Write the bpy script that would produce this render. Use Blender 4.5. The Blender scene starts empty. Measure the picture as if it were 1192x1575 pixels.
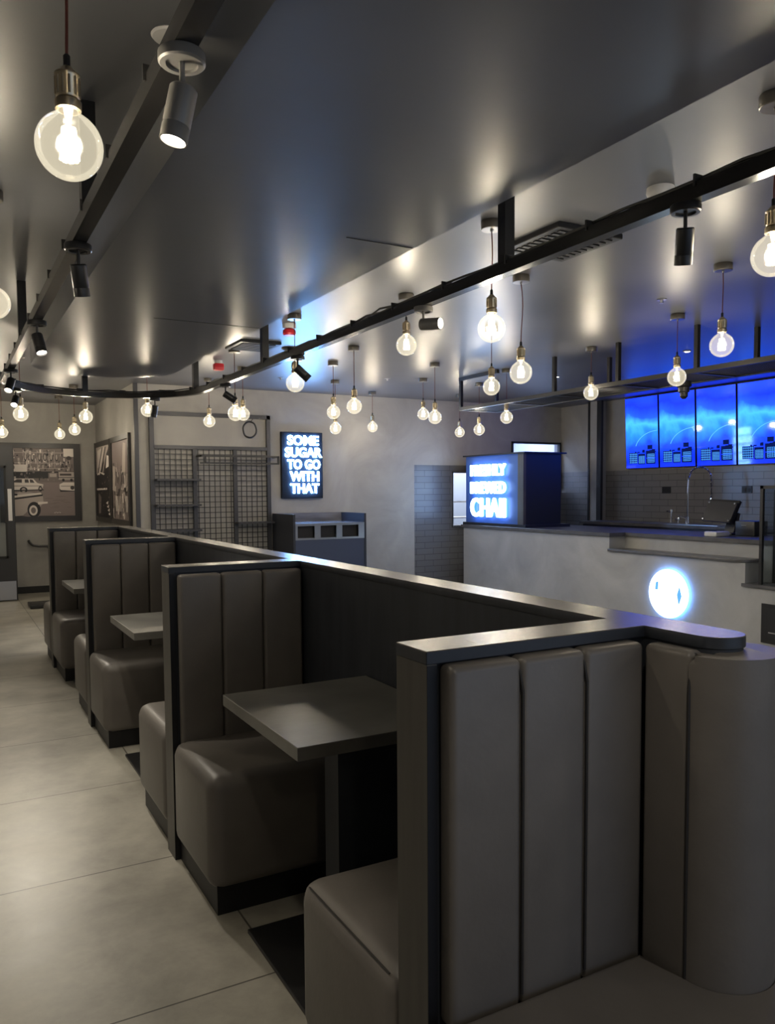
import bpy, bmesh, math, random
from mathutils import Vector, Matrix
random.seed(7)
PI = math.pi
S = bpy.context.scene
COL = S.collection

# ------------------------------------------------------------------ camera
YAW, PITCH, ROLL = math.radians(29.0229), math.radians(-3.5213), math.radians(-0.38185)
FPX, CY, W, H = 1227.9, 830.37, 1192.0, 1575.0
fw = Vector((math.sin(YAW) * math.cos(PITCH), math.cos(YAW) * math.cos(PITCH), math.sin(PITCH)))
rt = Vector((math.cos(YAW), -math.sin(YAW), 0)); up = rt.cross(fw)
cr, sr = math.cos(ROLL), math.sin(ROLL)
rt2, up2 = rt * cr + up * sr, up * cr - rt * sr
cam = bpy.data.objects.new('camera', bpy.data.cameras.new('camera')); COL.objects.link(cam)
cam.matrix_world = Matrix(((rt2.x, up2.x, -fw.x, 0), (rt2.y, up2.y, -fw.y, 0), (rt2.z, up2.z, -fw.z, 1.5), (0, 0, 0, 1)))
cam.data.sensor_fit = 'VERTICAL'; cam.data.sensor_height = 36
cam.data.lens = FPX / H * 36
cam.data.shift_y = -(H / 2 - CY) / H
cam.data.clip_start = .02
S.camera = cam

# ------------------------------------------------------------------ world, exposure
wd = bpy.data.worlds.new('world'); S.world = wd; wd.use_nodes = True
wd.node_tree.nodes['Background'].inputs[0].default_value = (.45, .55, .75, 1)
wd.node_tree.nodes['Background'].inputs[1].default_value = .05
S.view_settings.view_transform = 'Standard'; S.view_settings.look = 'None'
S.view_settings.gamma = 1; S.view_settings.use_curve_mapping = False
S.view_settings.exposure = 1.0
S.cycles.max_bounces = 8; S.cycles.diffuse_bounces = 4; S.cycles.glossy_bounces = 4
S.cycles.transparent_max_bounces = 12; S.cycles.sample_clamp_indirect = 6
S.cycles.use_denoising = True
BULB_W, SPOT_W, FIL, SCREEN, LETTER, WINDOW_FILL = 9.5, 15.0, 16.0, 3.2, 6.0, 30.0

# ------------------------------------------------------------------ materials
def mat(name, col, rough=.5, metal=0, spec=.5, noise=None, bump=None, emit=None, es=0, coat=0, trans=0, alpha=1, aniso=0):
    """noise=(scale, amount, stretch) varies colour; bump=(scale, strength, stretch)"""
    m = bpy.data.materials.new(name); m.use_nodes = True
    nt = m.node_tree; b = nt.nodes['Principled BSDF']
    b.inputs['Base Color'].default_value = (*col, 1); b.inputs['Roughness'].default_value = rough
    b.inputs['Metallic'].default_value = metal; b.inputs['Specular IOR Level'].default_value = spec
    b.inputs['Coat Weight'].default_value = coat; b.inputs['Transmission Weight'].default_value = trans
    b.inputs['Anisotropic'].default_value = aniso
    if emit: b.inputs['Emission Color'].default_value = (*emit, 1); b.inputs['Emission Strength'].default_value = es
    tc = nt.nodes.new('ShaderNodeTexCoord')
    def tex(scale, stretch, detail=6):
        mp = nt.nodes.new('ShaderNodeMapping'); mp.inputs['Scale'].default_value = stretch
        nt.links.new(tc.outputs['Object'], mp.inputs[0])
        n = nt.nodes.new('ShaderNodeTexNoise'); n.inputs['Scale'].default_value = scale; n.inputs['Detail'].default_value = detail
        nt.links.new(mp.outputs[0], n.inputs['Vector']); return n
    if noise:
        sc, amt, st = noise
        n = tex(sc, st); r = nt.nodes.new('ShaderNodeValToRGB')
        lo = [max(0, c * (1 - amt)) for c in col]; hi = [min(1, c * (1 + amt)) for c in col]
        r.color_ramp.elements[0].position = .3; r.color_ramp.elements[0].color = (*lo, 1)
        r.color_ramp.elements[1].position = .7; r.color_ramp.elements[1].color = (*hi, 1)
        nt.links.new(n.outputs[0], r.inputs[0]); nt.links.new(r.outputs[0], b.inputs['Base Color'])
    if bump:
        sc, st_, st = bump
        n = tex(sc, st); bp = nt.nodes.new('ShaderNodeBump'); bp.inputs['Strength'].default_value = st_; bp.inputs['Distance'].default_value = .01
        nt.links.new(n.outputs[0], bp.inputs['Height']); nt.links.new(bp.outputs[0], b.inputs['Normal'])
    return m

def emis(name, col, s):
    m = bpy.data.materials.new(name); m.use_nodes = True; nt = m.node_tree; nt.nodes.clear()
    e = nt.nodes.new('ShaderNodeEmission'); e.inputs[0].default_value = (*col, 1); e.inputs[1].default_value = s
    o = nt.nodes.new('ShaderNodeOutputMaterial'); nt.links.new(e.outputs[0], o.inputs[0]); return m

def glass_thin(name, tint=(1, 1, 1), glow=None, gs=0, refl=1.0):
    m = bpy.data.materials.new(name); m.use_nodes = True; nt = m.node_tree; nt.nodes.clear()
    t = nt.nodes.new('ShaderNodeBsdfTransparent'); t.inputs[0].default_value = (*tint, 1)
    g = nt.nodes.new('ShaderNodeBsdfGlossy'); g.inputs['Roughness'].default_value = .03
    fr = nt.nodes.new('ShaderNodeLayerWeight'); fr.inputs[0].default_value = .18
    mu = nt.nodes.new('ShaderNodeMath'); mu.operation = 'MULTIPLY'; mu.inputs[1].default_value = refl
    mx = nt.nodes.new('ShaderNodeMixShader'); o = nt.nodes.new('ShaderNodeOutputMaterial')
    nt.links.new(fr.outputs['Fresnel'], mu.inputs[0]); nt.links.new(mu.outputs[0], mx.inputs[0])
    nt.links.new(t.outputs[0], mx.inputs[1]); nt.links.new(g.outputs[0], mx.inputs[2])
    last = mx
    if glow:
        e = nt.nodes.new('ShaderNodeEmission'); e.inputs[0].default_value = (*glow, 1); e.inputs[1].default_value = gs
        a = nt.nodes.new('ShaderNodeAddShader'); nt.links.new(mx.outputs[0], a.inputs[0]); nt.links.new(e.outputs[0], a.inputs[1]); last = a
    nt.links.new(last.outputs[0], o.inputs[0]); return m

def brick_mat(name, c1, c2, mortar, bw, rh, ms, axes, rough=.35, offset=.5, bump=.25, mottle=0, ox=0, oy=0):
    m = bpy.data.materials.new(name); m.use_nodes = True; nt = m.node_tree; b = nt.nodes['Principled BSDF']
    b.inputs['Roughness'].default_value = rough
    tc = nt.nodes.new('ShaderNodeTexCoord'); sp = nt.nodes.new('ShaderNodeSeparateXYZ'); cb = nt.nodes.new('ShaderNodeCombineXYZ')
    nt.links.new(tc.outputs['Object'], sp.inputs[0])
    nt.links.new(sp.outputs[axes[0]], cb.inputs[0]); nt.links.new(sp.outputs[axes[1]], cb.inputs[1])
    mp = nt.nodes.new('ShaderNodeMapping'); mp.inputs['Location'].default_value = (ox, oy, 0)
    nt.links.new(cb.outputs[0], mp.inputs[0])
    br = nt.nodes.new('ShaderNodeTexBrick'); br.offset = offset
    br.inputs['Scale'].default_value = 1; br.inputs['Brick Width'].default_value = bw; br.inputs['Row Height'].default_value = rh
    br.inputs['Mortar Size'].default_value = ms; br.inputs['Color1'].default_value = (*c1, 1); br.inputs['Color2'].default_value = (*c2, 1)
    br.inputs['Mortar'].default_value = (*mortar, 1); br.inputs['Mortar Smooth'].default_value = .1
    nt.links.new(mp.outputs[0], br.inputs['Vector'])
    out = br.outputs['Color']
    if mottle:
        n = nt.nodes.new('ShaderNodeTexNoise'); n.inputs['Scale'].default_value = 3.2; n.inputs['Detail'].default_value = 12; n.inputs['Roughness'].default_value = .68
        n.inputs['Distortion'].default_value = .15
        nt.links.new(tc.outputs['Object'], n.inputs['Vector'])
        r = nt.nodes.new('ShaderNodeValToRGB'); r.color_ramp.elements[0].position = .32; r.color_ramp.elements[1].position = .68
        r.color_ramp.elements[0].color = (1 - mottle,) * 3 + (1,); r.color_ramp.elements[1].color = (1, 1, 1, 1)
        nt.links.new(n.outputs[0], r.inputs[0])
        mm = nt.nodes.new('ShaderNodeMix'); mm.data_type = 'RGBA'; mm.blend_type = 'MULTIPLY'; mm.inputs[0].default_value = 1
        nt.links.new(out, mm.inputs[6]); nt.links.new(r.outputs[0], mm.inputs[7]); out = mm.outputs[2]
        rr = nt.nodes.new('ShaderNodeMapRange'); rr.inputs[3].default_value = rough - .1; rr.inputs[4].default_value = rough + .12
        nt.links.new(n.outputs[0], rr.inputs[0]); nt.links.new(rr.outputs[0], b.inputs['Roughness'])
    nt.links.new(out, b.inputs['Base Color'])
    bp = nt.nodes.new('ShaderNodeBump'); bp.inputs['Strength'].default_value = bump; bp.inputs['Distance'].default_value = .004; bp.invert = True
    nt.links.new(br.outputs['Fac'], bp.inputs['Height']); nt.links.new(bp.outputs[0], b.inputs['Normal'])
    return m

def plaster(name, col):
    m = bpy.data.materials.new(name); m.use_nodes = True; nt = m.node_tree; b = nt.nodes['Principled BSDF']
    b.inputs['Roughness'].default_value = .55; b.inputs['Specular IOR Level'].default_value = .35
    tc = nt.nodes.new('ShaderNodeTexCoord')
    n1 = nt.nodes.new('ShaderNodeTexNoise'); n1.inputs['Scale'].default_value = 1.3; n1.inputs['Detail'].default_value = 10; n1.inputs['Roughness'].default_value = .6; n1.inputs['Distortion'].default_value = .8
    nt.links.new(tc.outputs['Object'], n1.inputs['Vector'])
    r = nt.nodes.new('ShaderNodeValToRGB'); r.color_ramp.elements[0].position = .3; r.color_ramp.elements[1].position = .7
    r.color_ramp.elements[0].color = (*[c * .8 for c in col], 1); r.color_ramp.elements[1].color = (*[c * 1.12 for c in col], 1)
    nt.links.new(n1.outputs[0], r.inputs[0]); nt.links.new(r.outputs[0], b.inputs['Base Color'])
    n2 = nt.nodes.new('ShaderNodeTexNoise'); n2.inputs['Scale'].default_value = 5; n2.inputs['Detail'].default_value = 6
    mp = nt.nodes.new('ShaderNodeMapping'); mp.inputs['Scale'].default_value = (.5, .5, 1.6); nt.links.new(tc.outputs['Object'], mp.inputs[0]); nt.links.new(mp.outputs[0], n2.inputs['Vector'])
    bp = nt.nodes.new('ShaderNodeBump'); bp.inputs['Strength'].default_value = .18; bp.inputs['Distance'].default_value = .02
    nt.links.new(n2.outputs[0], bp.inputs['Height']); nt.links.new(bp.outputs[0], b.inputs['Normal']); return m

M = {}
M['plaster'] = plaster('grey_plaster', (.35, .335, .31))
M['counter_plaster'] = plaster('counter_concrete', (.40, .40, .39))
M['floor'] = brick_mat('floor_tile', (.42, .395, .335), (.39, .37, .315), (.10, .09, .075), .962, .962, .0035, (0, 1), rough=.36, offset=0, bump=.4, mottle=.42, ox=-.872 + .962 * 4, oy=-2.28 + .962 * 6)
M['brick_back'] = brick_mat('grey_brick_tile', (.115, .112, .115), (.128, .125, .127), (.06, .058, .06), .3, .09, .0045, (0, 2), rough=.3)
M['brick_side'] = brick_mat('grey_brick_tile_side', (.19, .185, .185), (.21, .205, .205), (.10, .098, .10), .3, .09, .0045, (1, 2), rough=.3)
M['ceiling'] = mat('ceiling_paint', (.100, .102, .113), rough=.37, spec=.9, noise=(1.2, .12, (1, 1, 1)), bump=(3, .05, (.6, 3, 1)))
M['raft'] = mat('raft_paint', (.044, .054, .083), rough=.31, spec=.8, noise=(1.5, .12, (1, 1, 1)), bump=(3, .045, (.6, 3, 1)))
M['leather'] = mat('taupe_leather', (.142, .129, .117), rough=.42, spec=.5, noise=(9, .07, (1, 1, 1)), bump=(60, .06, (1, 1, 1)))
M['seam'] = mat('dark_seam', (.022, .02, .019), rough=.6)
M['black_wood'] = mat('black_stained_panel', (.030, .034, .043), rough=.42, noise=(3, .25, (1, 8, 1)))
M['post_wood'] = mat('brown_grey_panel', (.075, .070, .062), rough=.45, noise=(4, .18, (1, 8, .6)))
M['cap_wood'] = mat('oak_grain_cap', (.135, .122, .105), rough=.27, spec=.8, noise=(5, .22, (5, .8, 1)), bump=(14, .05, (8, .6, 1)))
M['kick'] = mat('black_plinth', (.006, .006, .008), rough=.5)
M['table_top'] = mat('slate_laminate', (.125, .122, .112), rough=.33, spec=.6, noise=(5, .3, (1, 1, 1)), bump=(30, .04, (1, 1, 1)))
M['black_metal'] = mat('black_metal', (.018, .018, .019), rough=.38, metal=.2)
M['rail_metal'] = mat('black_steel_rail', (.022, .021, .02), rough=.25, metal=.5, spec=.7)
M['cable'] = mat('black_cable', (.012, .012, .012), rough=.5)
M['grey_metal'] = mat('spotlight_grey', (.19, .185, .175), rough=.45, metal=.3)
M['grey_frame'] = mat('grey_steel_frame', (.045, .045, .050), rough=.4, metal=.3)
M['wire'] = mat('mesh_wire', (.02, .02, .023), rough=.4, metal=.4)
M['brass'] = mat('antique_brass', (.46, .39, .27), rough=.32, metal=1)
M['canopy'] = mat('antique_nickel', (.36, .33, .28), rough=.30, metal=1)
M['cord'] = mat('red_brown_cord', (.16, .045, .03), rough=.7)
M['globe'] = glass_thin('bulb_glass', (1, .99, .95), (1, .90, .68), .14, .5)  # weak emission in the glass imitates the bloom around the filament
M['filament'] = emis('filament_glow', (1, .80, .48), FIL)
M['lens'] = emis('spot_lens_glow', (1, .90, .74), 8)
M['letter'] = emis('letter_glow', (.45, .68, 1), LETTER)
M['letter_wall'] = emis('wall_letter_glow', (.20, .46, 1), 28)
M['halo'] = emis('logo_glow', (.66, .86, 1), 2.2)
M['logo_dark'] = emis('logo_opening', (.10, .32, .62), .8)
M['sign_board'] = mat('sign_board_black', (.010, .013, .02), rough=.7, spec=.2)
M['box_blue'] = mat('sign_box_navy', (.05, .115, .36), rough=.45)  # navy face, with the blue halo light of the letters put into its colour
M['box_side'] = mat('sign_box_side', (.013, .014, .018), rough=.4)
M['stone'] = mat('dark_worktop', (.10, .10, .105), rough=.3, noise=(6, .25, (1, 1, 1)))
M['bin_navy'] = mat('bin_unit_navy', (.048, .064, .115), rough=.45)
M['bin_dark'] = mat('bin_unit_side', (.025, .028, .038), rough=.4)
M['steel'] = mat('brushed_steel', (.45, .45, .46), rough=.28, metal=1)
M['chrome'] = mat('chrome', (.75, .75, .77), rough=.1, metal=1)
M['black'] = mat('matt_black', (.008, .008, .008), rough=.6)
M['red'] = mat('red_plastic', (.55, .02, .03), rough=.35)
M['white'] = mat('white_plastic', (.62, .61, .6), rough=.4)
M['door'] = mat('door_charcoal', (.022, .022, .024), rough=.45)
M['frame_brown'] = mat('picture_frame', (.028, .024, .022), rough=.4)
M['marble'] = mat('grey_marble', (.16, .16, .18), rough=.25, noise=(3, .5, (.5, 2, 4)))
M['kitchen'] = emis('kitchen_light', (.62, .72, .95), .9)
M['kitchen_pale'] = emis('kitchen_light_pale', (.80, .86, 1), 1.6)
M['case_glass'] = glass_thin('case_glass', (.88, .91, .93), refl=.8)
M['window_glass'] = glass_thin('window_glass', (.9, .93, .95))

# ------------------------------------------------------------------ mesh helpers
def _add(bm, verts, faces, mi=0, smooth=False):
    vs = [bm.verts.new(v) for v in verts]; out = []
    for f in faces:
        fc = bm.faces.new([vs[i] for i in f]); fc.material_index = mi; fc.smooth = smooth; out.append(fc)
    return vs, out
def box(bm, x0, x1, y0, y1, z0, z1, bev=0, seg=2, mi=0):
    v = [(x, y, z) for z in (z0, z1) for y in (y0, y1) for x in (x0, x1)]
    vs, fs = _add(bm, v, [(0, 2, 3, 1), (4, 5, 7, 6), (0, 1, 5, 4), (2, 6, 7, 3), (0, 4, 6, 2), (1, 3, 7, 5)], mi)
    if bev:
        es = list({e for f in fs for e in f.edges})
        r = bmesh.ops.bevel(bm, geom=es, offset=bev, segments=seg, profile=.5, affect='EDGES')
        for f in r['faces']: f.smooth = True; f.material_index = mi
        for f in fs:
            if f.is_valid: f.smooth = True
def lathe(bm, prof, c=(0, 0, 0), seg=20, mi=0, mtx=None, smooth=True):
    """prof: list of (radius, z)"""
    c = Vector(c); rings = []
    def T(p): return c + (mtx @ Vector(p) if mtx else Vector(p))
    for r, z in prof:
        if r < 1e-6: rings.append([bm.verts.new(T((0, 0, z)))])
        else: rings.append([bm.verts.new(T((r * math.cos(2 * PI * k / seg), r * math.sin(2 * PI * k / seg), z))) for k in range(seg)])
    for a, b in zip(rings, rings[1:]):
        for k in range(seg):
            k2 = (k + 1) % seg
            q = [a[0], b[k], b[k2]] if len(a) == 1 and len(b) > 1 else [a[k], b[0], a[k2]] if len(b) == 1 and len(a) > 1 else [a[k], b[k], b[k2], a[k2]]
            if len(a) == 1 and len(b) == 1: continue
            f = bm.faces.new(q[::-1]); f.material_index = mi; f.smooth = smooth
    return rings
def cyl(bm, p0, p1, r, seg=12, mi=0, r2=None):
    p0, p1 = Vector(p0), Vector(p1); d = p1 - p0; L = d.length
    q = d.to_track_quat('Z', 'Y').to_matrix(); r2 = r if r2 is None else r2
    lathe(bm, [(0, 0), (r, 0), (r2, L), (0, L)], p0, seg, mi, q)
def tube(bm, pts, r, seg=8, mi=0, closed=False):
    pts = [Vector(p) for p in pts]; rings = []; n = len(pts); prev = None
    for i, p in enumerate(pts):
        a = pts[(i - 1) % n] if closed or i else p; b = pts[(i + 1) % n] if closed or i < n - 1 else p
        t = (b - a).normalized()
        if prev is None: u = t.orthogonal().normalized()
        else: u = (prev - t * prev.dot(t)).normalized()
        prev = u; v = t.cross(u)
        rings.append([bm.verts.new(p + u * r * math.cos(2 * PI * k / seg) + v * r * math.sin(2 * PI * k / seg)) for k in range(seg)])
    rng = range(n) if closed else range(n - 1)
    for i in rng:
        a, b = rings[i], rings[(i + 1) % n]
        for k in range(seg):
            f = bm.faces.new([a[k], a[(k + 1) % seg], b[(k + 1) % seg], b[k]]); f.smooth = True; f.material_index = mi
    if not closed:
        bm.faces.new(rings[0][::-1]).material_index = mi; bm.faces.new(rings[-1]).material_index = mi
def barpath(bm, pts, w, h, closed=False):
    """rectangular section swept along pts, z is the bottom"""
    pts = [Vector(p) for p in pts]; rings = []; n = len(pts)
    for i, p in enumerate(pts):
        a = pts[i - 1] if i else p; b = pts[i + 1] if i < n - 1 else p
        t = (b - a).normalized(); s = t.cross(Vector((0, 0, 1))).normalized() * w / 2
        rings.append([bm.verts.new(p + q) for q in (-s, s, s + Vector((0, 0, h)), -s + Vector((0, 0, h)))])
    for a, b in zip(rings, rings[1:]):
        for k in range(4): bm.faces.new([a[k], b[k], b[(k + 1) % 4], a[(k + 1) % 4]])
    bm.faces.new(rings[0]); bm.faces.new(rings[-1][::-1])
def prism(bm, poly, z0, z1, bev=0, seg=3, mi=0, bev_v=False):
    n = len(poly); vs = [(x, y, z0) for x, y in poly] + [(x, y, z1) for x, y in poly]
    V, F = _add(bm, vs, [tuple(range(n))[::-1], tuple(range(n, 2 * n))] + [(i, (i + 1) % n, n + (i + 1) % n, n + i) for i in range(n)], mi)
    if bev:
        es = [e for e in {e for f in F for e in f.edges} if bev_v or abs(e.verts[0].co.z - e.verts[1].co.z) < 1e-6]
        r = bmesh.ops.bevel(bm, geom=es, offset=bev, segments=seg, profile=.5, affect='EDGES')
        for f in r['faces']: f.smooth = True; f.material_index = mi
def new(): return bmesh.new()
def dark_edges(o):
    o.data.materials.append(M['black_wood'])
    for p in o.data.polygons:
        if p.normal.z < .5: p.material_index = 1
def fin(name, bm, m, parent=None, ang=35):
    bmesh.ops.recalc_face_normals(bm, faces=bm.faces)
    me = bpy.data.meshes.new(name)
    if parent is not None and parent.type == 'EMPTY': bmesh.ops.translate(bm, vec=-parent.location, verts=bm.verts)
    elif parent is not None and parent.parent is not None: bmesh.ops.translate(bm, vec=-parent.parent.location, verts=bm.verts)
    bm.to_mesh(me); bm.free()
    for mm in (m if isinstance(m, (list, tuple)) else [m]): me.materials.append(M[mm] if isinstance(mm, str) else mm)
    me.set_sharp_from_angle(angle=math.radians(ang))
    o = bpy.data.objects.new(name, me); COL.objects.link(o)
    if parent is not None: o.parent = parent
    return o
def tag(o, label, cat, group=None):
    o['label'] = label; o['category'] = cat
    if group: o['group'] = group
    return o
def thing(name, label, cat, loc=(0, 0, 0), group=None):
    o = bpy.data.objects.new(name, None); COL.objects.link(o); o.location = loc; o.empty_display_size = .1
    return tag(o, label, cat, group)
def struct(name, bm, m, parent=None, ang=35):
    o = fin(name, bm, m, parent, ang); o['kind'] = 'structure'; return o
def part(name, m, parent, fn, *a, ang=35, **k):
    bm = new(); fn(bm, *a, **k); return fin(name, bm, m, parent, ang)
def sbox(name, m, x0, x1, y0, y1, z0, z1, bev=0):
    bm = new(); box(bm, x0, x1, y0, y1, z0, z1, bev); return struct(name, bm, m)

# ------------------------------------------------------------------ the room
ZC, XL, XR, XS, YB, YT, YF = 2.847, -1.9, 8.95, 2.09, 10.2, 13.05, -3.0
sbox('floor', 'floor', XL - .2, XR + .3, YF - .2, YT + .2, -.1, 0)
sbox('ceiling', 'ceiling', XL - .2, XR + .3, YF - .2, YT + .2, ZC, ZC + .1)
sbox('wall_left', 'plaster', XL - .15, XL, YF, YT, 0, ZC)
bm = new(); box(bm, XL - .15, .2, YF - .15, YF, 0, ZC); box(bm, 8.2, XR + .2, YF - .15, YF, 0, ZC); box(bm, .2, 8.2, YF - .15, YF, 0, .25); box(bm, .2, 8.2, YF - .15, YF, 2.6, ZC)
struct('wall_front', bm, 'plaster')
# unseen window and area lamp behind the camera, added as cool fill
bm = new()
for x in (.2, 2.17, 4.17, 6.17, 8.14): box(bm, x, x + .06, YF - .11, YF - .05, .25, 2.6)
box(bm, .2, 8.2, YF - .11, YF - .05, .25, .31); box(bm, .2, 8.2, YF - .11, YF - .05, 2.54, 2.6)
ws = struct('window_3', bm, 'black_metal')
bm = new(); box(bm, .26, 8.14, YF - .083, YF - .077, .31, 2.54); fin('window_pane', bm, 'window_glass', ws)
L = bpy.data.lights.new('daylight', 'AREA'); L.energy = WINDOW_FILL; L.color = (.62, .75, 1); L.shape = 'RECTANGLE'; L.size = 7.8; L.size_y = 2.2
lo = bpy.data.objects.new('daylight', L); COL.objects.link(lo); lo.location = (4.2, YF - .3, 1.42); lo.rotation_euler = (PI / 2, 0, 0)
sbox('wall_far', 'plaster', XL - .15, XS + .15, YT, YT + .15, 0, ZC)
sbox('wall_side', 'plaster', XS, XS + .12, YB + .14, YT, 0, ZC)
ZT = 1.78
# back wall: plaster with a kitchen hatch and a lit kitchen opening; tiled low part
bm = new()
box(bm, XS, 6.12, YB, YB + .14, 0, ZC); box(bm, 6.12, XR, YB, YB + .14, 2.26, ZC); box(bm, 6.12, 7.93, YB, YB + .14, 1.88, 2.26)
box(bm, 8.92, XR, YB, YB + .14, ZT, 2.26)
struct('wall_back', bm, 'plaster')
bm = new()
box(bm, 6.12, 6.8, YB, YB + .14, 0, 1.88); box(bm, 6.8, 7.6, YB, YB + .14, 1.77, 1.88); box(bm, 6.8, 7.6, YB, YB + .14, 0, .96)
box(bm, 7.6, 7.93, YB, YB + .14, 0, 1.88); box(bm, 7.93, 8.92, YB, YB + .14, 0, 1.45); box(bm, 8.92, XR, YB, YB + .14, 0, ZT)
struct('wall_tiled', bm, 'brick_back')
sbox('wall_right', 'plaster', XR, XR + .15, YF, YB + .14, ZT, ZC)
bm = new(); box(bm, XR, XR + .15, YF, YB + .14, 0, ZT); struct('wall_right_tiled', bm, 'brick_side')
# kitchen seen through the two openings: a shallow lit room
bm = new(); box(bm, 6.3, 9.1, 11.6, 11.7, 0, ZC); box(bm, 9.1, 9.2, YB + .14, 11.7, 0, ZC); box(bm, 6.2, 6.3, YB + .14, 11.7, 0, ZC)
struct('wall_kitchen', bm, mat('kitchen_white', (.5, .53, .6), rough=.5))
# trims
sbox('baseboard_far', 'black', XL, XS, YT - .02, YT, 0, .10)
sbox('baseboard_back', 'black', XS + .02, 6.12, YB - .02, YB, 0, .10)
bm = new(); box(bm, 2.085, 2.135, YB - .03, YB + .005, 0, ZC); o = struct('trim_1', bm, 'grey_frame')
bm = new(); box(bm, 8.78, 8.95, 9.17, 9.36, 0, ZC); struct('wall_pier', bm, 'plaster')
bm = new(); box(bm, 8.765, 8.80, 9.34, 9.375, .9, ZC); struct('trim_2', bm, 'black_metal')
bm = new(); box(bm, 8.755, 8.80, 9.08, 9.17, .9, ZC); struct('trim_3', bm, 'black_metal')

# windows: kitchen openings
bm = new()
for a in ((6.79, 6.81, .95, 1.78), (7.59, 7.61, .95, 1.78)): box(bm, a[0], a[1], YB - .012, YB + .15, a[2], a[3])
box(bm, 6.79, 7.61, YB - .012, YB + .15, 1.765, 1.785); box(bm, 6.79, 7.61, YB - .02, YB + .15, .94, .965)
w1 = struct('window_1', bm, 'steel')
bm = new(); box(bm, 6.81, 7.59, YB + .60, YB + .61, 1.30, 1.325); box(bm, 6.81, 7.59, YB + .30, YB + .62, 1.06, 1.075)
box(bm, 6.83, 7.0, YB + .45, YB + .60, 1.34, 1.60); fin('hatch_shelf', bm, 'white', w1)
bm = new()
box(bm, 7.92, 7.95, YB - .025, YB + .1, 1.5, 2.27); box(bm, 8.90, 8.93, YB - .025, YB + .1, 1.5, 2.27); box(bm, 7.92, 8.93, YB - .025, YB + .1, 2.24, 2.27)
w2 = struct('window_2', bm, 'black_metal')
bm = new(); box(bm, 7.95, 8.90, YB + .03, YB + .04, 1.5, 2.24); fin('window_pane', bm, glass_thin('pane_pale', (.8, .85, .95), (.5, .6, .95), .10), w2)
# ceiling lamp inside the kitchen
k = thing('kitchen_strip_light', 'bright strip light in the kitchen beyond the hatch', 'ceiling light', (7.9, 10.95, ZC - .06))
part('diffuser', 'kitchen_pale', k, box, 7.0, 8.8, 10.85, 11.05, ZC - .06, ZC - .03)
part('lamp_housing', 'white', k, box, 6.98, 8.82, 10.83, 11.07, ZC - .03, ZC)
L = bpy.data.lights.new('kitchen_lamp', 'AREA'); L.energy = 38; L.color = (.78, .87, 1); L.shape = 'RECTANGLE'; L.size = 1.7; L.size_y = .18
lo = bpy.data.objects.new('kitchen_lamp', L); COL.objects.link(lo); lo.location = (0, 0, -.015); lo.parent = k

# ceiling raft with a round far end
def stadium(x0, x1, ye, yn, n=28):
    c, r = (x0 + x1) / 2, (x1 - x0) / 2
    return [(x1, yn)] + [(c + r * math.cos(a * PI / n), ye + r * math.sin(a * PI / n)) for a in range(n + 1)] + [(x0, yn)]
bm = new(); prism(bm, stadium(.69, 1.912, 7.45, -2.6), 2.60, ZC)
raft = struct('ceiling_raft', bm, 'raft')
bm = new()
for y in (5.19, 3.18): box(bm, 1.57 if y < 5 else 1.2, 1.905, y - .0012, y + .0012, 2.5985, 2.601)
fin('board_joint', bm, 'black', raft)

# ------------------------------------------------------------------ booth partition (spine) and dividers
XP, XI, XO = .775, 1.34, 1.455          # passage-side ends, inner face, outer face of the spine
ZP = 1.175
DIV = [(1.25, 1.363), (3.20, 3.32), (5.33, 5.45), (7.32, 7.45)]
def endcap(x0, x1, yend, yfar, n=16):
    c, r = (x0 + x1) / 2, (x1 - x0) / 2
    return [(x0, yfar)] + [(c - r * math.cos(a * PI / n), yend - r * math.sin(a * PI / n)) for a in range(n + 1)] + [(x1, yfar)]
sp = thing('booth_partition', 'long dark low wall running behind all the booths with a pale oak cap', 'partition', (1.4, 4, 0))
part('wall_panel', 'black_wood', sp, prism, endcap(XI + .004, XO - .004, 1.11, 7.43), 0, ZP)
dark_edges(part('cap_rail', 'cap_wood', sp, prism, endcap(XI, XO, 1.11, 7.45), ZP, 1.2, .0015, 1))
names = ['nearest the camera', 'second from the camera', 'third from the camera', 'farthest from the camera']
for i, (a, b) in enumerate(DIV):
    d = thing('booth_divider', 'dark cross screen with oak cap between booths, ' + names[i], 'partition', (1.05, (a + b) / 2, 0), 'cross screens between the booths')
    part('panel', 'black_wood', d, box, XP + .02, XI + .004, a + .012, b - .012, 0, ZP)
    part('end_post', 'post_wood', d, box, XP, XP + .022, a, b, 0, ZP)
    part('front_stile', 'kick', d, box, XP + .0005, XP + .022, a - .0015, a + .004, 0, ZP - .002)
    dark_edges(part('cap_rail', 'cap_wood', d, box, XP - .001, XI, a - .001, b + .001, ZP, 1.2005, .0015, 1))

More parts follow.
